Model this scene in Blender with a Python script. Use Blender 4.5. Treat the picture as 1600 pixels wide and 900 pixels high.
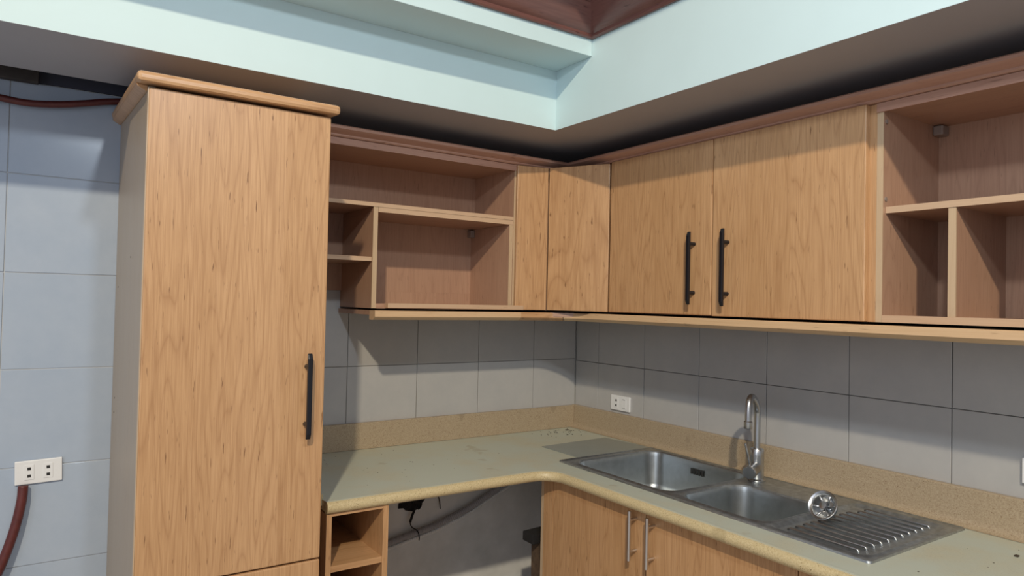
import bpy, bmesh, math, random
from mathutils import Vector, Matrix
random.seed(7)
for o in list(bpy.data.objects): bpy.data.objects.remove(o)
S = bpy.context.scene
COL = S.collection
H = 1.473                       # eye height; all z below are given relative to the eye and lifted by H

# ---------------------------------------------------------------- camera
yaw, pit, rol, FPX = 0.595542666, 0.0198473173, 0.0215191357, 1079.7289
f = Vector((math.sin(yaw)*math.cos(pit), math.cos(yaw)*math.cos(pit), math.sin(pit)))
r = Vector((math.cos(yaw), -math.sin(yaw), 0)); u = r.cross(f)
r2 = r*math.cos(rol)+u*math.sin(rol); u2 = -r*math.sin(rol)+u*math.cos(rol)
cam = bpy.data.objects.new('camera', bpy.data.cameras.new('camera'))
m = Matrix.Identity(4)
for i in range(3):
    m[i][0] = r2[i]; m[i][1] = u2[i]; m[i][2] = -f[i]
m[0][3], m[1][3], m[2][3] = -2.144, -2.600, H
cam.matrix_world = m
cam.data.sensor_width = 36; cam.data.lens = FPX/1600*36; cam.data.clip_start = .02
COL.objects.link(cam); S.camera = cam

# ---------------------------------------------------------------- world, lights, exposure
w = bpy.data.worlds.new('world'); S.world = w; w.use_nodes = True
w.node_tree.nodes['Background'].inputs[0].default_value = (.84, .88, 1.0, 1)
w.node_tree.nodes['Background'].inputs[1].default_value = .41
S.view_settings.view_transform = 'Standard'; S.view_settings.look = 'None'
S.view_settings.exposure = 0; S.view_settings.gamma = 1; S.view_settings.use_curve_mapping = False
def area(name, loc, target, size, power, col, sy=None):
    l = bpy.data.lights.new(name, 'AREA'); l.energy = power; l.color = col; l.size = size
    if sy: l.shape = 'RECTANGLE'; l.size_y = sy
    o = bpy.data.objects.new(name, l); o.location = loc
    o.rotation_euler = (Vector(target)-Vector(loc)).to_track_quat('-Z', 'Y').to_euler()
    COL.objects.link(o); return o
area('far_lamp', (-3.8, -5.0, 3.1+H), (-.4, -.4, 1.6), .14, 215, (1, .86, .64))
area('near_lamp', (-1.8, -2.5, 1.15+H), (-.5, -.5, 1.3), .10, 12.5, (.84, .93, 1))
area('window_fill', (-4.2, -3.3, 1.9), (-.3, -1.2, 1.5), 1.3, 16, (.84, .90, 1), 1.5)  # added fill for an unseen window, aimed to brighten the right-hand doors

# ---------------------------------------------------------------- helpers
WORLD = {}
def obj(name, bm, mats, parent=None, smooth=False, bevel=0, label=None):
    """link one mesh; verts are given in world coords with relative z"""
    bmesh.ops.recalc_face_normals(bm, faces=bm.faces)
    vs = bm.verts
    lo = Vector([min(v.co[i] for v in vs) for i in range(3)]); hi = Vector([max(v.co[i] for v in vs) for i in range(3)])
    c = (lo+hi)/2; c.z = lo.z
    for v in vs: v.co -= c
    me = bpy.data.meshes.new(name); bm.to_mesh(me); bm.free()
    if smooth:
        for p in me.polygons: p.use_smooth = True
    for mm in (mats if isinstance(mats, (list, tuple)) else [mats]): me.materials.append(mm)
    o = bpy.data.objects.new(name, me); COL.objects.link(o)
    c = c + Vector((0, 0, H)); WORLD[o.name] = c
    if parent: o.parent = parent; o.location = c - WORLD.get(parent.name, parent.location)
    else: o.location = c
    if bevel:
        b = o.modifiers.new('bevel', 'BEVEL'); b.width = bevel; b.segments = 2; b.limit_method = 'ANGLE'; b.angle_limit = .6
    if smooth and smooth != 'all':
        me.set_sharp_from_angle(angle=math.radians(38))
    if label: o['label'] = label
    return o
def thing(name, label, cat, loc, group=None):
    o = bpy.data.objects.new(name, None); COL.objects.link(o)
    o.location = (loc[0], loc[1], loc[2]+H); o.empty_display_size = .05
    o['label'] = label; o['category'] = cat
    if group: o['group'] = group
    return o
def tag(o, label, cat, group=None):
    o['label'] = label; o['category'] = cat
    if group: o['group'] = group
    return o
def shear(bm):
    for v in bm.verts: v.co.z += .063*(v.co.y+.74)/.74
    return bm
def struct(o, label, cat='structure'):
    o['kind'] = 'structure'; o['label'] = label; o['category'] = cat; return o
def box(x0, x1, y0, y1, z0, z1, bm=None):
    bm = bm or bmesh.new()
    v = [bm.verts.new((x, y, z)) for x in (x0, x1) for y in (y0, y1) for z in (z0, z1)]
    for q in ((0,1,3,2),(4,6,7,5),(0,4,5,1),(2,3,7,6),(0,2,6,4),(1,5,7,3)): bm.faces.new([v[i] for i in q])
    return bm
def prism(pts, z0, z1, bm=None):
    bm = bm or bmesh.new()
    a = [bm.verts.new((p[0], p[1], z0)) for p in pts]; b = [bm.verts.new((p[0], p[1], z1)) for p in pts]
    bm.faces.new(a[::-1]); bm.faces.new(b)
    for i in range(len(pts)): j = (i+1) % len(pts); bm.faces.new((a[i], a[j], b[j], b[i]))
    return bm
def sweep(path, prof, closed_prof=True, bm=None):
    """path: xy points; prof: (outward offset, z). outward = left normal of the path; mitred"""
    bm = bm or bmesh.new(); rings = []
    n = len(path)
    for i, p in enumerate(path):
        p = Vector(p)
        d1 = (p-Vector(path[i-1])).normalized() if i > 0 else None
        d2 = (Vector(path[i+1])-p).normalized() if i < n-1 else None
        d1 = d1 or d2; d2 = d2 or d1
        n1 = Vector((-d1.y, d1.x)); n2 = Vector((-d2.y, d2.x)); b = (n1+n2); b = b/max(.2, b.dot(n1))
        rings.append([bm.verts.new((p.x+b.x*o_, p.y+b.y*o_, z)) for o_, z in prof])
    k = len(prof)
    for i in range(n-1):
        for j in range(k if closed_prof else k-1):
            jj = (j+1) % k
            bm.faces.new((rings[i][j], rings[i][jj], rings[i+1][jj], rings[i+1][j]))
    if closed_prof:
        bm.faces.new(rings[0]); bm.faces.new(rings[-1][::-1])
    return bm
def spline(P, n=8):
    P = [Vector(p) for p in P]; out = []
    for i in range(len(P)-1):
        a, b, c, d = P[max(i-1, 0)], P[i], P[i+1], P[min(i+2, len(P)-1)]
        for k in range(n):
            t = k/n
            out.append(.5*((2*b)+(c-a)*t+(2*a-5*b+4*c-d)*t*t+(3*b-a-3*c+d)*t**3))
    return out+[P[-1]]
def tube(P, rad, seg=12, bm=None, radf=None):
    bm = bm or bmesh.new(); P = [Vector(p) for p in P]; rings = []
    t0 = (P[1]-P[0]).normalized(); nrm = t0.orthogonal().normalized()
    for i, p in enumerate(P):
        t = (P[min(i+1, len(P)-1)]-P[max(i-1, 0)]).normalized()
        nrm = (nrm-t*nrm.dot(t)).normalized(); bn = t.cross(nrm)
        rr = radf(i) if radf else rad
        rings.append([bm.verts.new(p+(nrm*math.cos(a)+bn*math.sin(a))*rr) for a in [2*math.pi*k/seg for k in range(seg)]])
    for i in range(len(P)-1):
        for k in range(seg):
            kk = (k+1) % seg; bm.faces.new((rings[i][k], rings[i][kk], rings[i+1][kk], rings[i+1][k]))
    bm.faces.new(rings[0][::-1]); bm.faces.new(rings[-1]); return bm
def lathe(prof, base, axis, seg=28, bm=None):
    """prof: (radius, height) along axis from base"""
    bm = bm or bmesh.new(); ax = Vector(axis).normalized(); e1 = ax.orthogonal().normalized(); e2 = ax.cross(e1); base = Vector(base)
    rings = []
    for rr, h in prof:
        if rr < 1e-6: rings.append([bm.verts.new(base+ax*h)])
        else: rings.append([bm.verts.new(base+ax*h+(e1*math.cos(a)+e2*math.sin(a))*rr) for a in [2*math.pi*k/seg for k in range(seg)]])
    for a, b in zip(rings, rings[1:]):
        for k in range(seg):
            kk = (k+1) % seg
            if len(a) == 1 and len(b) == 1: continue
            if len(a) == 1: bm.faces.new((a[0], b[k], b[kk]))
            elif len(b) == 1: bm.faces.new((a[k], a[kk], b[0]))
            else: bm.faces.new((a[k], a[kk], b[kk], b[k]))
    return bm

# ---------------------------------------------------------------- materials
def nt(name):
    mt = bpy.data.materials.new(name); mt.use_nodes = True
    t = mt.node_tree; b = t.nodes['Principled BSDF']; return mt, t, b
def N(t, kind, **kw):
    n = t.nodes.new(kind)
    for k, v in kw.items():
        if k.startswith('i_'): n.inputs[int(k[2:])].default_value = v
        else: setattr(n, k, v)
    return n
def math_(t, op, a, b=None, c=None):
    n = t.nodes.new('ShaderNodeMath'); n.operation = op
    for i, x in enumerate((a, b, c)):
        if x is None: continue
        if isinstance(x, (int, float)): n.inputs[i].default_value = x
        else: t.links.new(x, n.inputs[i])
    return n.outputs[0]
def ramp(t, fac, stops):
    n = t.nodes.new('ShaderNodeValToRGB'); t.links.new(fac, n.inputs[0])
    while len(n.color_ramp.elements) < len(stops): n.color_ramp.elements.new(.5)
    for e, (p, c) in zip(n.color_ramp.elements, stops):
        e.position = p; e.color = (*c, 1) if len(c) == 3 else c
    return n.outputs[0]
def mix(t, fac, a, b, mode='MIX'):
    n = t.nodes.new('ShaderNodeMix'); n.data_type = 'RGBA'; n.blend_type = mode
    if isinstance(fac, (int, float)): n.inputs[0].default_value = fac
    else: t.links.new(fac, n.inputs[0])
    for i, x in ((6, a), (7, b)):
        if isinstance(x, tuple): n.inputs[i].default_value = (*x, 1)
        else: t.links.new(x, n.inputs[i])
    return n.outputs[2]
def noise(t, vec, scale, detail=3, rough=.5, dim='3D'):
    n = t.nodes.new('ShaderNodeTexNoise'); n.noise_dimensions = dim
    n.inputs['Scale'].default_value = scale; n.inputs['Detail'].default_value = detail; n.inputs['Roughness'].default_value = rough
    t.links.new(vec, n.inputs['Vector']); return n.outputs[0]
def bump(t, b, h, strength, dist=.002):
    n = t.nodes.new('ShaderNodeBump'); n.inputs['Strength'].default_value = strength; n.inputs['Distance'].default_value = dist
    t.links.new(h, n.inputs['Height']); t.links.new(n.outputs[0], b.inputs['Normal'])

def wood(name, axis, base=(.50, .288, .137), dark=(.22, .085, .024), light=(.66, .41, .225), rough=.40, spread=1.0):
    mt, t, b = nt(name)
    tc = N(t, 'ShaderNodeTexCoord'); oi = N(t, 'ShaderNodeObjectInfo')
    sp = N(t, 'ShaderNodeSeparateXYZ'); t.links.new(tc.outputs['Object'], sp.inputs[0])
    x, y, z = sp.outputs
    if axis == 'z': across = math_(t, 'ADD', x, y); along = z
    elif axis == 'x': across = math_(t, 'ADD', y, z); along = x
    else: across = math_(t, 'ADD', x, z); along = y
    rnd = math_(t, 'MULTIPLY', oi.outputs['Random'], 13.7)
    across = math_(t, 'ADD', across, rnd)
    # lamellae of slightly different tone, about 4 to 6 cm wide
    wob = math_(t, 'MULTIPLY', math_(t, 'SINE', math_(t, 'MULTIPLY', across, 31.0)), .018)
    st = math_(t, 'FLOOR', math_(t, 'MULTIPLY', math_(t, 'ADD', across, wob), 13.0))
    wn = N(t, 'ShaderNodeTexWhiteNoise', noise_dimensions='1D'); t.links.new(st, wn.inputs['W'])
    along2 = math_(t, 'ADD', along, math_(t, 'MULTIPLY', wn.outputs[0], 7.0))
    def vec(sa, sl):
        c = N(t, 'ShaderNodeCombineXYZ'); t.links.new(math_(t, 'MULTIPLY', across, sa), c.inputs[0])
        t.links.new(math_(t, 'MULTIPLY', along2, sl), c.inputs[1]); return c.outputs[0]
    broad = noise(t, vec(11, .95), 1, 1.5, .4)
    lines = math_(t, 'ABSOLUTE', math_(t, 'SINE', math_(t, 'MULTIPLY', broad, 50.0)))
    lines = ramp(t, lines, [(0, (1, 1, 1)), (.22, (.45, .45, .45)), (.7, (0, 0, 0))])
    fine = noise(t, vec(300, 7), 1, 4, .6)
    pores = noise(t, vec(170, 17), 1, 2, .5)
    pores = ramp(t, pores, [(.665, (0, 0, 0)), (.74, (1, 1, 1))])
    c = mix(t, wn.outputs[0], base, tuple(.72*a+.28*l for a, l in zip(base, light)))
    c = mix(t, math_(t, 'MULTIPLY', math_(t, 'MULTIPLY', lines, .42*spread), math_(t, 'ADD', fine, .25)), c, dark)
    c = mix(t, ramp(t, fine, [(.38, (.20*spread,)*3), (.55, (0, 0, 0))]), c, dark)
    c = mix(t, ramp(t, fine, [(.5, (0, 0, 0)), (.8, (.45*spread,)*3)]), c, light)
    c = mix(t, math_(t, 'MULTIPLY', pores, .75*spread), c, tuple(a*.55 for a in dark))
    t.links.new(c, b.inputs['Base Color'])
    b.inputs['Roughness'].default_value = rough; b.inputs['Specular IOR Level'].default_value = .62
    bump(t, b, fine, .12, .0006)
    return mt
WZ = wood('cherry_laminate_vertical', 'z'); WX = wood('cherry_laminate_along_x', 'x'); WY = wood('cherry_laminate_along_y', 'y')
WIN = wood('cherry_laminate_shaded', 'z', base=(.42, .25, .165), dark=(.23, .11, .07), light=(.50, .32, .22), spread=.7)  # same laminate as the doors, with interior shade put into the colour
WINX = wood('cherry_laminate_shaded_x', 'x', base=(.42, .25, .165), dark=(.23, .11, .07), light=(.50, .32, .22), spread=.7)
WINY = wood('cherry_laminate_shaded_y', 'y', base=(.42, .25, .165), dark=(.23, .11, .07), light=(.50, .32, .22), spread=.7)
WCX = wood('stained_crown_x', 'x', base=(.45, .25, .18), dark=(.28, .13, .09), light=(.54, .34, .26), spread=.6)
WCY = wood('stained_crown_y', 'y', base=(.45, .25, .18), dark=(.28, .13, .09), light=(.54, .34, .26), spread=.6)
WDX = wood('dark_cornice_x', 'x', base=(.15, .065, .055), dark=(.08, .03, .028), light=(.20, .095, .08), rough=.3)
WDY = wood('dark_cornice_y', 'y', base=(.15, .065, .055), dark=(.08, .03, .028), light=(.20, .095, .08), rough=.3)
GREYWOOD = wood('greyish_side_panel', 'z', base=(.42, .33, .235), dark=(.26, .19, .14), light=(.44, .37, .29), spread=.55)  # greyer and less saturated than the cherry laminate
BAND = wood('pvc_edge_band', 'z', base=(.52, .38, .24), dark=(.40, .26, .15), light=(.6, .46, .32), spread=.5)
BANDX = wood('pvc_edge_band_x', 'x', base=(.54, .37, .24), dark=(.42, .26, .15), light=(.62, .46, .32), spread=.5)
BANDY = wood('pvc_edge_band_y', 'y', base=(.54, .37, .24), dark=(.42, .26, .15), light=(.62, .46, .32), spread=.5)

RAILX = wood('rail_wood_x', 'x', base=(.62, .42, .24), dark=(.45, .27, .13), light=(.7, .5, .32), spread=.6)
RAILY = wood('rail_wood_y', 'y', base=(.62, .42, .24), dark=(.45, .27, .13), light=(.7, .5, .32), spread=.6)
def plain(name, col, rough=.5, metal=0, nscale=None, namt=.08, bmp=0, spec=None, coat=0):
    mt, t, b = nt(name); b.inputs['Roughness'].default_value = rough; b.inputs['Metallic'].default_value = metal
    if spec is not None: b.inputs['Specular IOR Level'].default_value = spec
    if coat: b.inputs['Coat Weight'].default_value = coat; b.inputs['Coat Roughness'].default_value = .15
    if nscale:
        g = N(t, 'ShaderNodeNewGeometry'); n = noise(t, g.outputs['Position'], nscale, 4, .6)
        c = mix(t, n, tuple(a*(1-namt*2) for a in col), tuple(min(1, a*(1+namt*2)) for a in col)); t.links.new(c, b.inputs['Base Color'])
        if bmp: bump(t, b, n, bmp, .002)
    else: b.inputs['Base Color'].default_value = (*col, 1)
    return mt
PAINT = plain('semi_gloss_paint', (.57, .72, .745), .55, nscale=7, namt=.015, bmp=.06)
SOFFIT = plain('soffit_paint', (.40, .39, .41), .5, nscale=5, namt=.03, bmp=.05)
CAVITY = plain('cavity_shade_paint', (.05, .055, .08), .9)
FLOORM = plain('floor_tile', (.42, .38, .33), .4, nscale=3, namt=.05)
CEILM = plain('ceiling_board', (.30, .13, .08), .4, nscale=4, namt=.1)
STEEL = plain('brushed_steel', (.46, .49, .50), .30, 1, nscale=30, namt=.12, bmp=.02)
STEELD = plain('stained_steel_deck', (.46, .50, .53), .42, 1, nscale=55, namt=.28, bmp=.03)
CHROME = plain('satin_chrome', (.50, .51, .52), .30, 1)
BLACK = plain('black_handle_metal', (.012, .012, .016), .35, .3)
BAR = plain('satin_nickel', (.70, .68, .66), .28, 1)
PLATE = plain('white_plate_plastic', (.78, .79, .80), .35)
DARKSLOT = plain('socket_slot', (.02, .02, .02), .6)
REDPIPE = plain('maroon_conduit', (.105, .022, .020), .45, nscale=60, namt=.25)
GROUTB = plain('grout_dark', (.25, .24, .22), .9)
GROUTW = plain('grout_pale', (.50, .52, .54), .9)
CONC = plain('old_plaster_wall', (.74, .78, .75), .85, nscale=4.5, namt=.2, bmp=.2)
SOOT = plain('soot', (.012, .011, .012), .95, nscale=80, namt=.3)
CONDUIT = plain('grey_corrugated_conduit', (.34, .33, .35), .5)
RUST = plain('rusty_block', (.10, .065, .04), .9, nscale=35, namt=.45, bmp=.5)
PLANKD = plain('dark_plank', (.045, .038, .036), .8, nscale=30, namt=.3)
BRACKET = plain('hanging_bracket_plastic', (.26, .21, .18), .5)
GLASSY = plain('grey_film_sheet', (.25, .28, .26), .30, 0, nscale=9, namt=.07, spec=.5)
CRUMB = plain('crumb_dark', (.05, .035, .022), .9)

def tilemat(name, col, rough, tint, coat=0):
    mt, t, b = nt(name); g = N(t, 'ShaderNodeNewGeometry'); oi = N(t, 'ShaderNodeObjectInfo')
    n1 = noise(t, g.outputs['Position'], 6, 5, .65); n2 = noise(t, g.outputs['Position'], 38, 3, .6)
    c = mix(t, ramp(t, n1, [(.35, (0, 0, 0)), (.7, (1, 1, 1))]), col, tint)
    c = mix(t, math_(t, 'MULTIPLY', n2, .12), c, tuple(a*.6 for a in col))
    c = mix(t, math_(t, 'MULTIPLY', oi.outputs['Random'], .12), c, tuple(a*.8 for a in col))
    t.links.new(c, b.inputs['Base Color']); b.inputs['Roughness'].default_value = rough
    b.inputs['Coat Weight'].default_value = coat; b.inputs['Coat Roughness'].default_value = .2
    bump(t, b, n1, .05, .002); return mt
TILEG = tilemat('grey_wall_tile', (.43, .43, .43), .38, (.48, .475, .465))
TILEW = tilemat('white_wall_tile', (.385, .46, .57), .22, (.43, .50, .60))

def granite(name, c1, c2, speck, rough=.35, dust=None):
    mt, t, b = nt(name); g = N(t, 'ShaderNodeNewGeometry'); P = g.outputs['Position']
    n = noise(t, P, 260, 2, .7); n2 = noise(t, P, 5, 4, .6)
    c = mix(t, ramp(t, n, [(.38, (0, 0, 0)), (.62, (1, 1, 1))]), c1, c2)
    c = mix(t, ramp(t, noise(t, P, 330, 1, .5), [(.66, (0, 0, 0)), (.72, (1, 1, 1))]), c, speck)
    if dust:
        # settled dust on upward faces: a film of its own that follows the slab's level top
        sx = N(t, 'ShaderNodeSeparateXYZ'); t.links.new(g.outputs['Normal'], sx.inputs[0])
        up = ramp(t, sx.outputs[2], [(.90, (0, 0, 0)), (.995, (1, 1, 1))])
        fac = math_(t, 'MULTIPLY', up, ramp(t, n2, [(.30, (.55, .55, .55)), (.55, (.92, .92, .92))]))
        c = mix(t, fac, c, dust)
    # tea-brown stains
    s = ramp(t, noise(t, P, 7.5, 3, .5), [(.655, (0, 0, 0)), (.68, (.35, .35, .35))])
    c = mix(t, s, c, tuple(a*.62 for a in c1))
    t.links.new(c, b.inputs['Base Color']); b.inputs['Roughness'].default_value = rough
    return mt
COUNTER = granite('dusty_counter', (.50, .40, .22), (.60, .50, .30), (.22, .16, .08), .42, dust=(.50, .55, .48))
SPLASH = granite('speckled_backsplash', (.35, .27, .18), (.44, .355, .245), (.20, .12, .06), .4)

# ---------------------------------------------------------------- structure
wl = struct(obj('wall_left', box(-3.6, .2, .008, .2, -H, 1.25), CONC), 'back left wall, grey plaster with square tiles set on it above the counter', 'wall')
wr = struct(obj('wall_right', box(.008, .2, -3.2, .008, -H, 1.25), GROUTB), 'right wall running behind the sink, tiled above the counter', 'wall')
struct(obj('floor', box(-3.6, .2, -4.2, .2, -H-.1, -H), FLOORM), 'plain floor below the cabinets', 'floor')
def tile_box(x0, x1, y0, y1, z0, z1, ax):
    return box(x0, x1, y0, y1, z0, z1)
def tiles_left(xs, zs, mat, y0=0.0):
    for a, b in zip(xs, xs[1:]):
        for c, d in zip(zs, zs[1:]):
            j = random.uniform(-.0012, .0012)
            obj('tile', box(min(a, b)+.0014, max(a, b)-.0014, j, .010, min(c, d)+.0014, max(c, d)-.0014), mat, wl, bevel=.0012)
# grey tiles above the counter
obj('grout_bed', box(-1.6, .0, .003, .009, -.60, .06), GROUTB, wl)
tiles_left([-1.75, -1.45, -1.152, -.850, -.552, -.252, -.003], [-.571, -.268, .045], TILEG)
# white tiles left of the tall cabinet
obj('grout_bed', box(-3.6, -1.8, .003, .009, -H, .646), GROUTW, wl)
tiles_left([-3.45, -3.15, -2.85, -2.55, -2.245, -1.945, -1.80], [.646, .360, .057, -.240, -.540, -.843, -1.146, -1.45], TILEW)
obj('cavity_shade', box(-3.6, -.2, .001, .009, .648, 1.1), CAVITY, wl)  # dark sheet painting in the shade of the unlit gap above the tiles
# right wall tiles
ys = [-.003, -.165, -.460, -.760, -1.067, -1.372, -1.675, -1.977, -2.28, -2.58, -2.88]
for a, b in zip(ys, ys[1:]):
    for c, d in ((-.571, -.276), (-.276, .045)):
        j = random.uniform(-.0012, .0012)
        obj('tile', box(j, .010, b+.0012, a-.0012, c+.0012, d-.0012), TILEG, wr, bevel=.0012)

ZS, A_, B_ = .64, -.569, -.588
bh = bpy.data.objects.new('trim_1', None); COL.objects.link(bh); bh.location = (B_, A_, ZS+H)
struct(bh, 'white painted bulkhead boxed around the top of both walls', 'bulkhead')
obj('face_panel', prism([(-3.6, A_), (B_, A_), (B_, -3.2), (B_+.02, -3.2), (B_+.02, A_+.02), (-3.6, A_+.02)], ZS, 1.25), PAINT, bh)
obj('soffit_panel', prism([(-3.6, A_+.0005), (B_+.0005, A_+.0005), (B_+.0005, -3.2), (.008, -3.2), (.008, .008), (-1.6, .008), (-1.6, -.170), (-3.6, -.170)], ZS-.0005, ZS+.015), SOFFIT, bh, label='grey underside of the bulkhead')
struct(obj('trim_2', box(-3.6, B_-.0005, A_-.200, A_, .859, 1.25), PAINT, bevel=.002), 'white boxed beam along the top of the left bulkhead', 'beam')
# wood cornice
prof = [(0, .917), (.010, .915), (.014, .920), (.014, .930), (.020, .934), (.030, .950), (.046, .985), (.068, 1.03), (.085, 1.052), (.092, 1.054), (.095, 1.075), (.112, 1.082), (.112, 1.11), (0, 1.11)]
CY = A_-.2005
# path direction chosen so left normal points into the room
cr = bpy.data.objects.new('trim_3', None); COL.objects.link(cr); cr.location = (B_, CY, .917+H)
struct(cr, 'dark reddish wood cornice moulding around the top of the recess', 'cornice')
px_ = B_-.0005
def mitre(prof, along):
    bm = bmesh.new(); A = []; Bq = []
    for o_, z in prof:
        if along == 'x': A.append(bm.verts.new((-3.6, CY-o_, z))); Bq.append(bm.verts.new((px_-o_, CY-o_, z)))
        else: A.append(bm.verts.new((px_-o_, CY-o_, z))); Bq.append(bm.verts.new((px_-o_, -3.2, z)))
    k = len(prof)
    for j in range(k): jj = (j+1) % k; bm.faces.new((A[j], A[jj], Bq[jj], Bq[j]))
    bm.faces.new(A); bm.faces.new(Bq[::-1]); return bm
obj('moulding', mitre(prof, 'x'), WDX, cr, smooth=True)
obj('moulding', mitre(prof, 'y'), WDY, cr, smooth=True)
struct(obj('ceiling', prism([(-3.6, CY-.30), (B_-.30, CY-.30), (B_-.30, -3.2), (.2, -3.2), (.2, .2), (-3.6, .2)], 1.11 if False else 1.25, 1.28), CEILM), 'ceiling above the cornice', 'ceiling')
obj('backing_board', prism([(-3.6, CY-.30), (B_-.30, CY-.30), (B_-.30, -3.2), (px_, -3.2), (px_, CY), (-3.6, CY)], 1.112, 1.249), WDX, cr)

# dark plank in the gap at the wall top
tag(obj('plank', box(-2.62, -2.175, -.045, -.012, .638, .680), PLANKD, bevel=.002), 'dark wooden plank in the gap between white tiles and bulkhead', 'plank')

# ---------------------------------------------------------------- tall cabinet
def sidep():
    bm = box(-1.949, -1.931, -.716, -.002, -H+.001, .5035)
    for v in bm.verts:
        if v.co.z > 0 : v.co.z += .063*(v.co.y+.74)/.74
    return bm
tc = thing('tall_cabinet', 'tall cherry wood pantry cabinet with one long black handle, left of counter', 'cabinet', (-1.72, -.37, -H))
obj('side_panel', prism([(-1.949, -.716), (-1.931, -.716), (-1.931, -.002), (-1.949, -.002)], -H+.001, .504) if False else sidep(), GREYWOOD, tc, label='greyish left side panel')
obj('side_panel', box(-1.517, -1.499, -.716, -.002, -H+.001, .504), WZ, tc)
obj('back_panel', box(-1.931, -1.517, -.010, -.004, -1.38, .486), WIN, tc)
obj('top_panel', box(-1.931, -1.517, -.716, -.010, .486, .504), WX, tc)
obj('bottom_panel', box(-1.931, -1.517, -.716, -.010, -1.38, -1.362), WX, tc)
obj('plinth', box(-1.931, -1.517, -.67, -.652, -H+.001, -1.38), WX, tc)
d = obj('door', box(-1.948, -1.499, -.740, -.719, -.709, .497), WZ, tc, bevel=.003)
obj('edge_band', box(-1.9500, -1.948, -.7385, -.7195, -.708, .496), BAND, d)
obj('door', box(-1.948, -1.499, -.740, -.719, -1.37, -.714), WZ, tc, bevel=.003)
def crown_lip(name, x0, x1, y0, y1, z0, z1, mat, par, bev=.006):
    return obj(name, box(x0, x1, y0, y1, z0, z1), mat, par, bevel=bev)
obj('crown_board', shear(box(-1.976, -1.480, -.764, -.002, .505, .531)), WX, tc, bevel=.009)
# cyma moulding under the lip along the left side
pr = [(0, .490), (.004, .490), (.010, .494), (.020, .499), (.024, .5045), (0, .5045)]
bm = bmesh.new()
a = [bm.verts.new((-1.9495-o_, -.718, z)) for o_, z in pr]; b = [bm.verts.new((-1.9495-o_, -.002, z)) for o_, z in pr]
for j in range(len(pr)): jj = (j+1) % len(pr); bm.faces.new((a[j], a[jj], b[jj], b[j]))
bm.faces.new(a); bm.faces.new(b[::-1])
obj('side_moulding', shear(bm), WX, tc, smooth=True)
for yy, z in ((-.09, .02), (-.09, -.33), (-.09, -.375), (-.45, .10)): obj('screw_hole', lathe([(.003, 0), (.003, .0006), (0, .0008)], (-1.9491, yy, z), (-1, 0, 0), 8), SOOT, tc)

def bar_handle(name, base, nrm, z0, z1, wd, dp, off, mat, parent, s0, s1):
    """bar at base(x,y) on plane with outward normal nrm (x,y)"""
    n = Vector((nrm[0], nrm[1], 0)); sd = Vector((-n.y, n.x, 0)); c = Vector((base[0], base[1], 0))+n*off
    bm = bmesh.new()
    ch = wd*1.1
    prof = [(z0+ch, dp/2), (z0, -dp*.1), (z0, -dp/2), (z1, -dp/2), (z1, -dp*.1), (z1-ch, dp/2)]
    A = [bm.verts.new(c+sd*wd/2+n*q+Vector((0, 0, z))) for z, q in prof]; Bv = [bm.verts.new(c-sd*wd/2+n*q+Vector((0, 0, z))) for z, q in prof]
    bm.faces.new(A); bm.faces.new(Bv[::-1])
    for j in range(6): jj = (j+1) % 6; bm.faces.new((A[j], A[jj], Bv[jj], Bv[j]))
    h = obj(name, bm, mat, parent, bevel=.0022)
    for z in (s0, s1):
        p0 = Vector((base[0], base[1], z)); tb = tube([p0, p0+n*(off-.003)], .0065, 12)
        obj('standoff', tb, mat, h, smooth=True)
    return h
bar_handle('handle', (-1.549, -.740), (0, -1), -.379, -.150, .013, .011, .030, BLACK, d, -.342, -.187)
d['label'] = 'tall upper door with the black handle'

# ---------------------------------------------------------------- open wall unit on the left wall
ou = thing('open_shelf_unit', 'open cherry shelf unit on left wall beside the tall cabinet', 'shelf unit', (-1.0, -.16, -.045))
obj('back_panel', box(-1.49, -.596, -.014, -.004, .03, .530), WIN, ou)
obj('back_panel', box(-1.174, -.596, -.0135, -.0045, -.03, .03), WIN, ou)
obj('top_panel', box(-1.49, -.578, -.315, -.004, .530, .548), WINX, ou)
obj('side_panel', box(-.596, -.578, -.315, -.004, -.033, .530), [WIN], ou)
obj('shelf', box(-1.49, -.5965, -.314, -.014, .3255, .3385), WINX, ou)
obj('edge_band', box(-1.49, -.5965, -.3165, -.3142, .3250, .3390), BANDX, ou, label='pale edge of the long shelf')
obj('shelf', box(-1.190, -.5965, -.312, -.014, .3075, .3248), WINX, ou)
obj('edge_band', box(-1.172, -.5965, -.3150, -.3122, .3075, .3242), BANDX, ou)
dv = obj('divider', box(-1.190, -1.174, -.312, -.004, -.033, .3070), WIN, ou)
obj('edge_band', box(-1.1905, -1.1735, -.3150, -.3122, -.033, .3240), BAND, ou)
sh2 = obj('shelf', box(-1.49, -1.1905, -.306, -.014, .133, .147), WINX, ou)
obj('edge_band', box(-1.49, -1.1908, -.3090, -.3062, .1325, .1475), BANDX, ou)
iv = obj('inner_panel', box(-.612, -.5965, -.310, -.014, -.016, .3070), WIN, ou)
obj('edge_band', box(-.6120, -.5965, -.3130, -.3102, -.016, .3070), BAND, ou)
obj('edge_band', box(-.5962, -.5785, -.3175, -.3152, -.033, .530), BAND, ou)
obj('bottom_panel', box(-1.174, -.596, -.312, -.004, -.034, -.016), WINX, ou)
obj('hanging_bracket', box(-.632, -.6125, -.045, -.0142, .272, .3035), BRACKET, ou, bevel=.003)
tag(obj('loose_slat', box(-1.142, -.560, -.348, -.322, -.0315, -.0145), BANDX, bevel=.0015), 'loose narrow wooden strip lying along the front of the open left shelf', 'slat')

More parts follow.
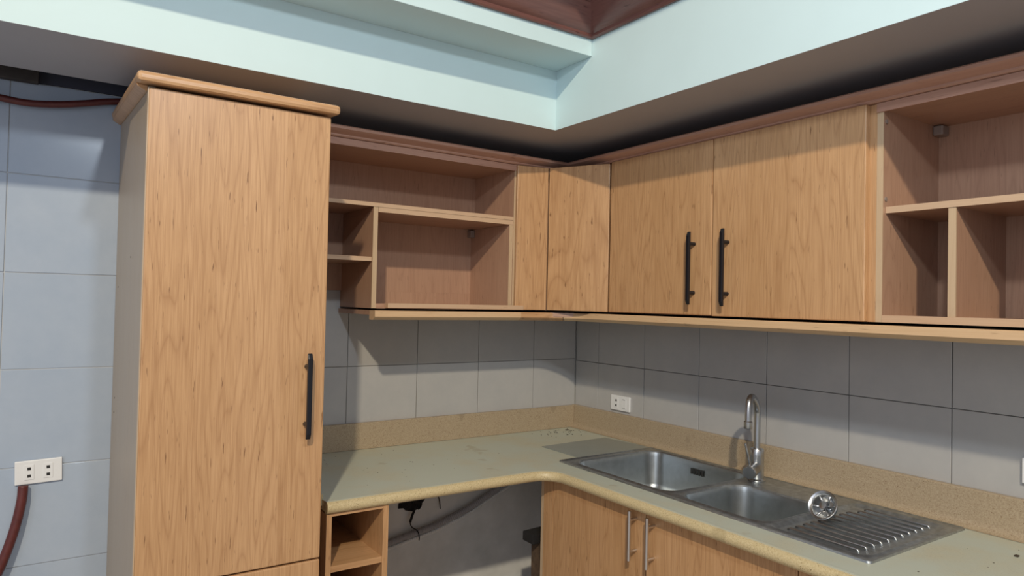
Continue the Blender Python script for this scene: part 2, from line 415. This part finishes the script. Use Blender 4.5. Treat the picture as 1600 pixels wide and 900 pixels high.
# ---------------------------------------------------------------- crown moulding over wall units
cp = [(-.015, .549), (.004, .549), (.008, .553), (.008, .557), (.018, .561), (.030, .566), (.036, .570), (.036, .578), (.030, .583), (-.015, .583)]
cpl = [(-.015, .531), (.0, .531), (.0, .548), (-.015, .548)]
cm = thing('crown_moulding', 'reddish crown moulding running along the top of the wall cabinets', 'moulding', (-.4, -.4, .549))
def mit(prof, along, X, Y, endA, endB):
    bm = bmesh.new(); A = []; Bq = []
    for o_, z in prof:
        if along == 'x': A.append(bm.verts.new((endA, Y-o_, z))); Bq.append(bm.verts.new((X-o_, Y-o_, z)))
        else: A.append(bm.verts.new((X-o_, Y-o_, z))); Bq.append(bm.verts.new((X-o_, endB, z)))
    k = len(prof)
    for j in range(k): jj = (j+1) % k; bm.faces.new((A[j], A[jj], Bq[jj], Bq[j]))
    bm.faces.new(A); bm.faces.new(Bq[::-1]); return bm
obj('crown_length', mit(cp, 'x', -.325, -.325, -1.497, 0), WCX, cm, smooth=True)
obj('crown_length', mit(cp, 'y', -.325, -.325, 0, -2.45), WCY, cm, smooth=True)
# fascia strips belong to the open units
obj('fascia', box(-1.49, -.5785, -.322, -.3155, .524, .548), WCX, ou)

# ---------------------------------------------------------------- corner unit with bi-fold door
cu = thing('corner_cabinet', 'corner wall cabinet with a bi-fold door left slightly ajar', 'cabinet', (-.3, -.3, -.033))
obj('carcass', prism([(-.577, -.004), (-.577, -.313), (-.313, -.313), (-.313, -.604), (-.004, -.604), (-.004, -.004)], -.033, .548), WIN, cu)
def slab(p, q, th, z0, z1):
    p = Vector(p); q = Vector(q); d_ = (q-p).normalized(); n = Vector((-d_.y, d_.x)) * th   # thickness away from the room
    return prism([p, q, q+n, p+n], z0, z1)
F_ = (-.462, -.366)
d1 = obj('door_leaf', slab((-.594, -.336), (F_[0]-.001, F_[1]), .018, -.031, .545), WZ, cu, bevel=.002)
d2 = obj('door_leaf', slab((F_[0]+.002, F_[1]-.002), (-.337, -.594), .018, -.031, .545), WZ, cu, bevel=.002)

# ---------------------------------------------------------------- double-door wall unit
du = thing('upper_cabinet', 'closed double-door wall cabinet with two black handles above the sink', 'cabinet', (-.16, -1.1, -.033))
obj('side_panel', box(-.313, -.004, -.622, -.606, -.033, .548), WIN, du)
obj('side_panel', box(-.3165, -.004, -1.6235, -1.600, -.033, .548), WZ, du)
obj('top_panel', box(-.313, -.004, -1.600, -.623, .530, .548), WINY, du)
obj('bottom_panel', box(-.313, -.004, -1.600, -.623, -.033, -.015), WINY, du)
obj('back_panel', box(-.010, -.004, -1.600, -.623, -.015, .530), WIN, du)
da = obj('door', box(-.336, -.317, -1.0915, -.600, -.031, .549), WZ, du, bevel=.003)
db = obj('door', box(-.336, -.317, -1.604, -1.0955, -.033, .549), WZ, du, bevel=.003)
bar_handle('handle', (-.336, -1.020), (-1, 0), .003, .247, .013, .011, .030, BLACK, da, .043, .207)
bar_handle('handle', (-.336, -1.158), (-1, 0), .000, .248, .013, .011, .030, BLACK, db, .040, .205)

# ---------------------------------------------------------------- open wall unit on the right wall
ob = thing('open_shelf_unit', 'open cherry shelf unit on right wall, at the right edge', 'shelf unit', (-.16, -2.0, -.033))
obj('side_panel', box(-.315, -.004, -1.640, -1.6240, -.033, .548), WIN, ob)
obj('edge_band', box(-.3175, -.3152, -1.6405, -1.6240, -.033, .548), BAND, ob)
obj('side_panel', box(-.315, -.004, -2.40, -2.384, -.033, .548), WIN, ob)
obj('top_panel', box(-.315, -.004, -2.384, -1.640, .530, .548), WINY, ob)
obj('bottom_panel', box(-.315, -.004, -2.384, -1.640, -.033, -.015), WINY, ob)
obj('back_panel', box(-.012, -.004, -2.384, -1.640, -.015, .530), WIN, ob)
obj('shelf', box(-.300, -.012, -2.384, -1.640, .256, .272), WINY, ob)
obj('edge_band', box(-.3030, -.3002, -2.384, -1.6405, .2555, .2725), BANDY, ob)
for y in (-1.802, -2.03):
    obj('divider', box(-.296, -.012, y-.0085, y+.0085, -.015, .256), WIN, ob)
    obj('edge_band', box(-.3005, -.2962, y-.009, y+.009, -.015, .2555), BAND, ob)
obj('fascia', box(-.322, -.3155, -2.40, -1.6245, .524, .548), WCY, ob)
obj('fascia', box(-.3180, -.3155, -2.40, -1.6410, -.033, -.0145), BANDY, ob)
obj('hanging_bracket', box(-.052, -.0125, -1.668, -1.6405, .500, .528), BRACKET, ob, bevel=.004)
for z in (.283+.01, .50): obj('screw_cap', lathe([(.006, 0), (.006, .002), (0, .0025)], (-.303, -1.6402, z), (0, -1, 0), 12), BRACKET, ob)

# ---------------------------------------------------------------- light rail under wall units
lr = thing('light_rail', 'pale wooden bottom rail under the wall cabinets, curved at the corner', 'rail', (-.4, -.4, -.08))
rp = [(0, -.046), (.003, -.041), (.0, -.0385), (-.05, -.0385), (-.05, -.080), (-.018, -.080), (-.002, -.063)]
rp = [(-.05, -.0405), (-.003, -.0405), (.0, -.043), (.0, -.0615), (-.004, -.0650), (-.018, -.0735), (-.05, -.0735)]
arc = [(-.50+.14*math.sin(t_), -.50+.14*math.cos(t_)) for t_ in [k*math.pi/2/10 for k in range(11)]]
# outward = towards the room: path left-to-right has left normal pointing +y, so offsets are negated
rpn = [(-o_, z) for o_, z in rp]
obj('rail_length', sweep([(-1.195, -.360), (-.580, -.360)], rpn), RAILX, lr, smooth=True)
obj('rail_length', sweep([(-.579, -.3585), (-.50, -.3585)]+arc[1:6], rpn), WX, lr, smooth=True)
obj('rail_length', sweep([Vector(arc[5])+Vector((.0012, -.0012))]+arc[6:]+[(-.360, -2.45)], rpn), RAILY, lr, smooth=True)
obj('underboard', prism([(-1.195, -.004), (-1.195, -.311), (-.50, -.311), (-.311, -.50), (-.311, -2.40), (-.004, -2.40), (-.004, -.004)], -.0565, -.0405), WINX, lr)

# ---------------------------------------------------------------- countertop
ZC = -.593
ct = thing('countertop', 'dusty beige L-shaped countertop with rounded front edge', 'countertop', (-.7, -.4, -.635))
YA, XB, XL, YE = -.628, -.622, -1.448, -3.1
Rr = .095
cxr, cyr = XB-Rr, YA-Rr
arc2 = [(cxr+Rr*math.sin(t_), cyr+Rr*math.cos(t_)) for t_ in [k*math.pi/2/12 for k in range(13)]]
bm = bmesh.new()
cut = (-.515, -.062, -.575, -1.722)
zt, zb = ZC, -.623
path = [(XL, YA)]+arc2+[(XB, YE)]
# top slab as pieces round the sink cut-out
prism([(XL, -.002)]+[(XL, YA)]+arc2+[(-.002, arc2[-1][1]), (-.002, -.002)] if False else [(XL, -.002), (XL, YA)]+[p for p in arc2 if p[0] <= -.0]+[(XB, cyr), (XB, cyr)][:0]+[(cut[0], arc2[-1][1]), (cut[0], cut[2]), (-.002, cut[2]), (-.002, -.002)], zb, zt, bm)
box(XB, cut[0], cut[3], arc2[-1][1], zb, zt, bm)
box(cut[1], -.002, cut[3], cut[2], zb, zt, bm)
box(XB, -.002, YE, cut[3], zb, zt, bm)
obj('slab', bm, COUNTER, ct)
# bullnose
rn = (zt-zb)/2; npf = [(-.004, zt+.001)]+[(.006+rn*1.3*math.sin(a_), (zt+zb)/2-.0015+(rn+.0035)*math.cos(a_)) for a_ in [k*math.pi/10 for k in range(11)]]+[(0, zb-.005)]
obj('rounded_edge', sweep(path, [(-o_, z) for o_, z in npf]), COUNTER, ct, smooth=True)
bs = [(0, ZC+.0005), (0, -.4905), (-.002, -.489), (-.018, -.489), (-.018, ZC+.0005)]
obj('backsplash', box(XL, -.0205, -.020, -.002, ZC+.0005, -.489), SPLASH, ct, bevel=.0015)
pb = [(-.0195, ZC+.0005), (-.0195, -.489), (-.002, -.489), (-.002, ZC+.0005)]
bm = bmesh.new(); cove = [(-.002, -.4875), (-.018, -.4875), (-.020, -.490)]+[(-.020-.022*(1-math.cos(a_)), ZC+.0008+.022*(1-math.sin(a_))) for a_ in [k*math.pi/2/6 for k in range(7)]]+[(-.002, ZC+.0008)]
A = [bm.verts.new((x, -.002, z)) for x, z in cove]; Bv = [bm.verts.new((x, YE, z)) for x, z in cove]
for j in range(len(cove)): jj = (j+1) % len(cove); bm.faces.new((A[j], A[jj], Bv[jj], Bv[j]))
bm.faces.new(A); bm.faces.new(Bv[::-1])
obj('backsplash', bm, SPLASH, ct, smooth=True)
obj('end_strip', box(XL-.006, XL+.003, -.60, -.03, ZC-.02, ZC+.014), COUNTER, ct, bevel=.001)

# ---------------------------------------------------------------- sink
sk = thing('kitchen_sink', 'stainless steel double-bowl sink with ribbed drainer', 'sink', (-.29, -1.14, ZC))
ZD = ZC+.0035
def rrect(x0, x1, y0, y1, rads, n=7):
    """rads for corners (x0,y0),(x1,y0),(x1,y1),(x0,y1) with y0<y1"""
    out = []
    for (cx, cy, a0), rd in zip(((x0, y0, math.pi), (x1, y0, 1.5*math.pi), (x1, y1, 0), (x0, y1, .5*math.pi)), rads):
        ox = cx+rd if cx == x0 else cx-rd; oy = cy+rd if cy == y0 else cy-rd
        for k in range(n+1):
            a_ = a0+k*math.pi/2/n; out.append((ox+rd*math.cos(a_), oy+rd*math.sin(a_)))
    return out
def inset(x0, x1, y0, y1, rads, d_): return rrect(x0+d_, x1-d_, y0+d_, y1-d_, [max(.004, r_-d_*.6) for r_ in rads])
def ring(bm, pts, z): return [bm.verts.new((p[0], p[1], z)) for p in pts]
def bridge(bm, a, b):
    for k in range(len(a)): kk = (k+1) % len(a); bm.faces.new((a[k], a[kk], b[kk], b[k]))
bowls = [(-.500, -.075, -1.075, -.600, (.055, .075, .06, .06), .155), (-.500, -.205, -1.425, -1.112, (.055, .07, .07, .055), .150)]
tray = (-.505, -.085, -1.708, -1.445, (.035, .035, .02, .02))
bm = bmesh.new()
outer = (-.535, -.048, -1.735, -.556, (.012, .012, .012, .012))
o0 = ring(bm, rrect(*outer), ZC+.0002); o1 = ring(bm, inset(*outer, .0015), ZD+.0018); o2 = ring(bm, inset(*outer, .006), ZD+.0018); o3 = ring(bm, inset(*outer, .009), ZD)
bridge(bm, o0, o1); bridge(bm, o1, o2); bridge(bm, o2, o3)
edges = []
def loop_edges(rg): return [bm.edges.get((rg[k], rg[(k+1) % len(rg)])) or bm.edges.new((rg[k], rg[(k+1) % len(rg)])) for k in range(len(rg))]
edges += loop_edges(o3)
holes = []
for b_ in bowls+[tray+(None,)]:
    g = b_[:5]; rg = ring(bm, inset(*g, -.012), ZD); holes.append(rg); edges += loop_edges(rg)
bmesh.ops.triangle_fill(bm, edges=edges, use_beauty=True)
# raised lips: lofted back down inside
lips = []
for rg, b_ in zip(holes[:2], bowls):
    g = b_[:5]
    a1 = ring(bm, inset(*g, -.008), ZD+.0022); a2 = ring(bm, inset(*g, -.003), ZD+.0018); a3 = ring(bm, inset(*g, .001), ZD-.003)
    bridge(bm, rg, a1); bridge(bm, a1, a2); bridge(bm, a2, a3)
g = tray; rg = holes[2]
a1 = ring(bm, inset(*g, -.006), ZD+.0022); a2 = ring(bm, inset(*g, .0), ZD+.0005); a3 = ring(bm, inset(*g, .010), ZD-.006)
bridge(bm, rg, a1); bridge(bm, a1, a2); bridge(bm, a2, a3); bm.faces.new(a3)
obj('deck', bm, STEELD, sk, smooth=True)
for b_ in bowls:
    g = b_[:5]; dp = b_[5]; bm = bmesh.new()
    seq = [(.0012, -.003), (.004, -.02), (.008, -dp+.03), (.014, -dp+.012), (.028, -dp+.002), (.06, -dp)]
    prev = None
    for d_, z in seq:
        rg = ring(bm, inset(*g, d_), ZD+z)
        if prev: bridge(bm, prev, rg)
        prev = rg
    bm.faces.new(prev)
    bo = obj('bowl', bm, STEEL, sk, smooth=True)
    cx_, cy_ = (g[0]+g[1])/2, (g[2]+g[3])/2
    obj('drain', lathe([(0, .001), (.02, .001), (.022, .004), (.040, .005), (.043, .0008)], (cx_, cy_, ZD-dp+.0003), (0, 0, 1)), CHROME, bo, smooth=True)
# ridges
for k in range(11):
    x = -.468+k*.0355
    y1_, y0_ = -1.475, -1.672
    if k > 8: y1_ = -1.49
    obj('drainer_rib', tube([(x, y0_, ZD-.0065), (x, y0_-.001+.008, ZD-.0022), (x, (y0_+y1_)/2, ZD-.0022), (x, y1_-.008, ZD-.0022), (x, y1_, ZD-.0065)], .0032, 8), CHROME, sk, smooth='all')
# overflow slots on the wall of the big bowl
for k in range(5):
    y = -.805-k*.0125
    obj('overflow_slot', box(-.0865, -.0835, y-.0035, y+.0035, ZC-.046, ZC-.024), DARKSLOT, sk)

# thin sheet left of the sink
tag(obj('flat_sheet', prism([(-.433, -.318), (-.072, -.300), (-.047, -.552), (-.430, -.552)], ZC+.0004, ZC+.0025), GLASSY), 'thin flat grey sheet lying on countertop left of the sink', 'sheet')

# ---------------------------------------------------------------- faucet
FX, FY = -.118, -1.118
ZB = ZD+.0003
fa = thing('faucet', 'satin steel swan-neck mixer faucet standing behind the sink bowls', 'faucet', (FX, FY, ZB))
obj('body', lathe([(.0, 0), (.029, 0), (.029, .004), (.0245, .008), (.0235, .085), (.0235, .104), (.021, .108), (.012, .109), (0, .109)], (FX, FY, ZB), (0, 0, 1), 32), CHROME, fa, smooth=True)
dx, dy = -.93, -.36
P = [(0, .105), (0, .16), (0, .215), (.004, .240), (.018, .262), (.045, .281), (.070, .290), (.090, .286), (.104, .270), (.109, .245), (.110, .215)]
sp_ = obj('spout', tube(spline([(FX+dx*a_, FY+dy*a_, ZB+h) for a_, h in P], 5), .0108, 16), CHROME, fa, smooth=True)
obj('aerator', lathe([(0, 0), (.0125, 0), (.0135, .002), (.0135, .022), (.011, .025)], (FX+dx*.110, FY+dy*.110, ZB+.190), (0, 0, 1), 24), CHROME, sp_, smooth=True)
hd = Vector((-.93, -.32, -.10)).normalized(); hb = Vector((FX, FY, ZB+.048))+hd*.012
ctl = obj('control_barrel', lathe([(.0, 0), (.021, 0), (.021, .046), (.0225, .048), (.0225, .067), (.020, .070), (0, .0705)], hb, hd, 28), CHROME, fa, smooth=True)
p0 = hb+hd*.058+Vector((0, 0, .018))
obj('lever', tube([p0, p0+Vector((-.006, .004, .035)), p0+Vector((-.014, .010, .075))], .0038, 10), CHROME, ctl, smooth=True)

# ---------------------------------------------------------------- loose strainer basket on the drainer
ax = Vector((-.86, -.02, .50)).normalized(); sc = Vector((-.325, -1.492, ZD+.0372))
st_ = thing('strainer_basket', 'steel strainer basket tipped on its side on the ribbed drainer', 'strainer', (sc.x, sc.y, ZD))
obj('rim', lathe([(.0345, .008), (.041, .0105), (.0415, .013), (.040, .0145), (.034, .012), (.030, .006), (.0285, -.012), (.022, -.020), (0, -.021)], sc, ax, 32), CHROME, st_, smooth=True)
obj('outer_shell', lathe([(.0345, .008), (.031, -.004), (.030, -.014), (.023, -.0225), (0, -.0235)], sc, ax, 32), STEEL, st_, smooth=True)
e1 = ax.orthogonal().normalized(); e2 = ax.cross(e1)
obj('hub', lathe([(.008, -.020), (.0075, .004), (.011, .008), (.010, .012), (0, .014)], sc, ax, 20), CHROME, st_, smooth=True)
for k in range(6):
    a_ = k*math.pi/3; dr = e1*math.cos(a_)+e2*math.sin(a_)
    obj('spoke', tube([sc+ax*-.014+dr*.006, sc+ax*-.002+dr*.018, sc+ax*.006+dr*.0315], .0028, 8), CHROME, st_, smooth='all')
obj('stopper', lathe([(.0, -.034), (.012, -.034), (.014, -.030), (.014, -.024), (.006, -.0225)], sc, ax, 18), SOOT, st_, smooth=True, label='black rubber stopper')

# ---------------------------------------------------------------- base cabinets
bcab = thing('sink_base_cabinet', 'cherry base cabinet under the sink with two steel bar handles', 'cabinet', (-.3, -1.1, -H))
zt_, zb_ = -.6345, -H+.001
obj('end_panel', box(-.600, -.004, -.567, -.549, zb_, -.6285), WZ, bcab)
obj('edge_band', box(-.6025, -.6002, -.5675, -.5485, zb_, -.6285), BAND, bcab)
obj('filler_strip', box(-.606, -.588, -.622, -.5682, zb_, -.6285), WZ, bcab)
for y in (-2.0, -2.4): obj('side_panel', box(-.586, -.004, y-.016, y, zb_, -.6285), WIN, bcab)
obj('bottom_panel', box(-.586, -.004, -2.38, -.65, -1.38, -1.362), WINY, bcab)
obj('plinth', box(-.55, -.535, -2.4, -.62, zb_, -1.38), WY, bcab)
da = obj('door', box(-.606, -.588, -1.083, -.6245, -1.36, -.630), WZ, bcab, bevel=.002)
db = obj('door', box(-.606, -.588, -1.595, -1.086, -1.36, -.630), WZ, bcab, bevel=.002)
obj('door', box(-.606, -.588, -2.40, -1.598, -1.36, -.630), WZ, bcab, bevel=.002)
def round_handle(y, x, z0, z1, door):
    h = obj('bar_handle', tube([(x-.032, y, z0), (x-.032, y, z0+.001), (x-.032, y, z1-.001), (x-.032, y, z1)], .0058, 14), BAR, door, smooth=True, label='steel bar handle')
    for z in (z0+.027, z1-.027): obj('standoff', tube([(x-.0003, y, z), (x-.030, y, z)], .0045, 12), BAR, h, smooth=True)
round_handle(-1.078, -.606, -.795+.0, -.640-.0045, da) if False else None
round_handle(-1.045, -.606, -.785, -.634, da)
round_handle(-1.120, -.606, -.787, -.636, db)

bo = thing('open_base_shelf', 'narrow open cherry base shelf under the left end of the countertop', 'shelf unit', (-1.35, -.33, -H))
zz = -.6285
obj('side_panel', box(-1.447, -1.431, -.640, -.02, zb_, zz), WZ, bo); obj('side_panel', box(-1.270, -1.253, -.640, -.02, zb_, zz), WZ, bo)
obj('top_rail', box(-1.431, -1.270, -.638, -.56, zz-.008, zz), WX, bo)
for z in (-.800, -1.02, -1.24): obj('shelf', box(-1.431, -1.270, -.636, -.02, z, z+.018), WX, bo)
obj('back_panel', box(-1.431, -1.270, -.026, -.02, -1.4, zz), WIN, bo)

# ---------------------------------------------------------------- wall fittings
def socket_plate(name, label, axis, cx, cz, wd, ht, face, style, tilt=0, group=None):
    """axis 'A' on left wall, 'B' on right wall"""
    t = thing(name, label, 'outlet', (cx, face, cz) if axis == 'A' else (face, cx, cz), group)
    def bx(u0, u1, v0, v1, d0, d1):
        if axis == 'A': return box(cx+u0, cx+u1, face-d1, face-d0, cz+v0, cz+v1)
        return box(face-d1, face-d0, cx+u0, cx+u1, cz+v0, cz+v1)
    obj('plate', bx(-wd/2, wd/2, -ht/2, ht/2, .0, .009), PLATE, t, bevel=.0025)
    for s_ in (-1, 1):
        cu_ = s_*wd*.20
        if style == 'double' or s_ == (1 if axis == 'B' else -1):
            m_ = obj('socket', bx(cu_-.0125, cu_+.0125, -.0225, .0225, .0091, .0105), PLATE, t, bevel=.0006)
            for q in (-1, 1):
                obj('slot', bx(cu_-.0045, cu_+.0045, q*.011-.0045, q*.011+.0045, .0106, .0109), DARKSLOT, m_)
        else:
            m_ = obj('switch', bx(cu_-.0145, cu_+.0145, -.0225, .0225, .0091, .0102), PLATE, t, bevel=.0006)
            for q in (-1, 1): obj('slot', bx(cu_-.008, cu_+.008, q*.018-.0008, q*.018+.0008, .0103, .0106), DARKSLOT, m_)
    t.rotation_euler = (0, tilt, 0) if axis == 'A' else (tilt, 0, 0)
    return t
socket_plate('wall_outlet', 'white two-gang outlet on white tiles left of the tall cabinet', 'A', -2.140, -.555, .122, .072, -.0015, 'double', math.radians(-1.5))
socket_plate('wall_outlet', 'small white outlet on grey tiles near the corner, above countertop', 'B', -.326, -.441, .120, .066, -.0015, 'mixed', math.radians(0))
socket_plate('wall_outlet', 'white outlet cut off by right edge of the photo', 'B', -1.909, -.413, .120, .066, -.0015, 'mixed')

tag(obj('conduit_pipe', tube(spline([(-2.178, -.022, -.592), (-2.181, -.026, -.64), (-2.196, -.03, -.72), (-2.222, -.034, -.81), (-2.27, -.036, -.95), (-2.30, -.03, -1.2), (-2.30, -.03, -1.45)], 8), .0135, 14), REDPIPE, smooth='all'), 'maroon flexible conduit dropping from the left white outlet', 'conduit')
tag(obj('conduit_pipe', tube(spline([(-3.3, -.02, .70), (-2.7, -.025, .62), (-2.4, -.03, .588), (-2.27, -.03, .578), (-2.20, -.03, .574), (-2.12, -.03, .584), (-2.05, -.03, .600), (-1.965, -.025, .622), (-1.80, -.02, .645), (-1.6, -.018, .63)], 6), .0105, 12), REDPIPE, smooth='all'), 'maroon conduit running along wall top behind the tall cabinet', 'conduit')
def corr(P, rad, n):
    sp = spline(P, n)
    # resample evenly
    L = [0]
    for a_, b_ in zip(sp, sp[1:]): L.append(L[-1]+(b_-a_).length)
    step = .0022; out = []; j = 0; dd = 0
    while dd < L[-1]:
        while L[j+1] < dd: j += 1
        out.append(sp[j].lerp(sp[j+1], (dd-L[j])/(L[j+1]-L[j]))); dd += step
    return tube(out, rad, 12, radf=lambda i: rad*(1.0 if i % 4 < 2 else .76))
CP = [(-1.24, -.022, -1.00), (-.99, -.022, -.980), (-.876, -.022, -.962), (-.775, -.022, -.945), (-.698, -.022, -.925), (-.60, -.022, -.895), (-.508, -.022, -.855), (-.41, -.022, -.813), (-.331, -.022, -.78), (-.26, -.02, -.73), (-.20, -.02, -.66)]
tag(obj('corrugated_conduit', corr(CP, .0145, 6), CONDUIT, smooth='all'), 'grey corrugated conduit sagging across the wall under the counter', 'conduit')
tag(obj('corrugated_conduit', corr([(x-.0, -.013, z-.027) for x, y, z in CP], .0085, 6), CONC, smooth='all'), 'thinner pale corrugated conduit just below the grey one', 'conduit')
# burnt hole with hanging wires
bm = bmesh.new(); pts = []
for k in range(22):
    a_ = 2*math.pi*k/22; rr = 1+random.uniform(-.18, .18)
    pts.append((-.862+  .060*rr*math.cos(a_), -.832+.040*rr*math.sin(a_)))
v1 = [bm.verts.new((p[0], .004, p[1])) for p in pts]; v2 = [bm.verts.new((-.862+(p[0]+.862)*.85, -.008-.004*random.random(), -.832+(p[1]+.832)*.85)) for p in pts]; v3 = [bm.verts.new((-.862+(p[0]+.862)*.45, -.018-.006*random.random(), -.832+(p[1]+.832)*.45)) for p in pts]
bridge(bm, v1, v2); bridge(bm, v2, v3); bm.faces.new(v3); bm.faces.new(v1[::-1])
bt = tag(obj('burnt_junction_box', bm, SOOT), 'charred black junction box on the wall under the counter', 'junction box')
def wire(P, rad, label):
    tag(obj('wire', tube(spline(P, 6), rad, 8), SOOT, smooth='all'), label, 'wire')
wire([(-.865, -.020, -.83), (-.858, -.022, -.86), (-.868, -.024, -.885), (-.878, -.026, -.91)], .0055, 'thick charred black wire end hanging from the burnt box')
wire([(-.880, -.028, -.905), (-.872, -.030, -.928), (-.850, -.036, -.945), (-.842, -.040, -.968), (-.842, -.040, -.985)], .0022, 'thin black wire kinked below the burnt box')
wire([(-.835, -.016, -.82), (-.825, -.02, -.845), (-.84, -.024, -.862), (-.85, -.02, -.84)], .003, 'short black wire loop beside the burnt box')
wire([(-.765, -.006, -.79), (-.748, -.010, -.815), (-.736, -.008, -.84), (-.728, -.006, -.882)], .0022, 'single thin black wire on wall right of the burnt box')
# rusty post at the right of the knee hole
bk = thing('corner_post', 'mottled rusty post with a dark cap beside the sink cabinet', 'post', (-.50, -.40, -H))
obj('shaft', box(-.515, -.455, -.43, -.37, zb_, -.935), RUST, bk, bevel=.004)
obj('cap', prism([(-.558, -.44), (-.558, -.37), (-.445, -.36), (-.445, -.44)], -.935, -.898), SOOT, bk, bevel=.004)

# ---------------------------------------------------------------- crumbs
bm = bmesh.new()
def crumb(x, y, s):
    bmesh.ops.create_icosphere(bm, subdivisions=1, radius=s, matrix=Matrix.Translation((x, y, ZC+s*.3)) @ Matrix.Rotation(random.random()*3, 4, 'Z') @ Matrix.Diagonal((1.6, .9, .5, 1)))
for k in range(42): crumb(-.062-abs(random.gauss(0, .10)), -.045-abs(random.gauss(0, .08)), random.uniform(.0012, .0032))
for k in range(26): crumb(random.uniform(-1.35, -.5), random.uniform(-.55, -.05), random.uniform(.0009, .0018))
for k in range(10): crumb(random.uniform(-.5, -.1), random.uniform(-2.0, -1.78), random.uniform(.0009, .0018))
cr_ = obj('crumbs', bm, CRUMB); cr_['kind'] = 'stuff'; cr_['label'] = 'dark crumbs and grit scattered over the countertop'; cr_['category'] = 'debris'
for (x, y, s, lb) in ((-.105, -.075, .006, 'larger dark wood chip among the crumbs at the counter corner'), (-.165, -1.895, .0055, 'dark wood chip on bare countertop right of the sink')):
    bm = box(x-s*1.4, x+s*.8, y-s*.8, y+s*.8, ZC+.0002, ZC+.0032); tag(obj('wood_chip', bm, CRUMB, bevel=.0008), lb, 'chip')
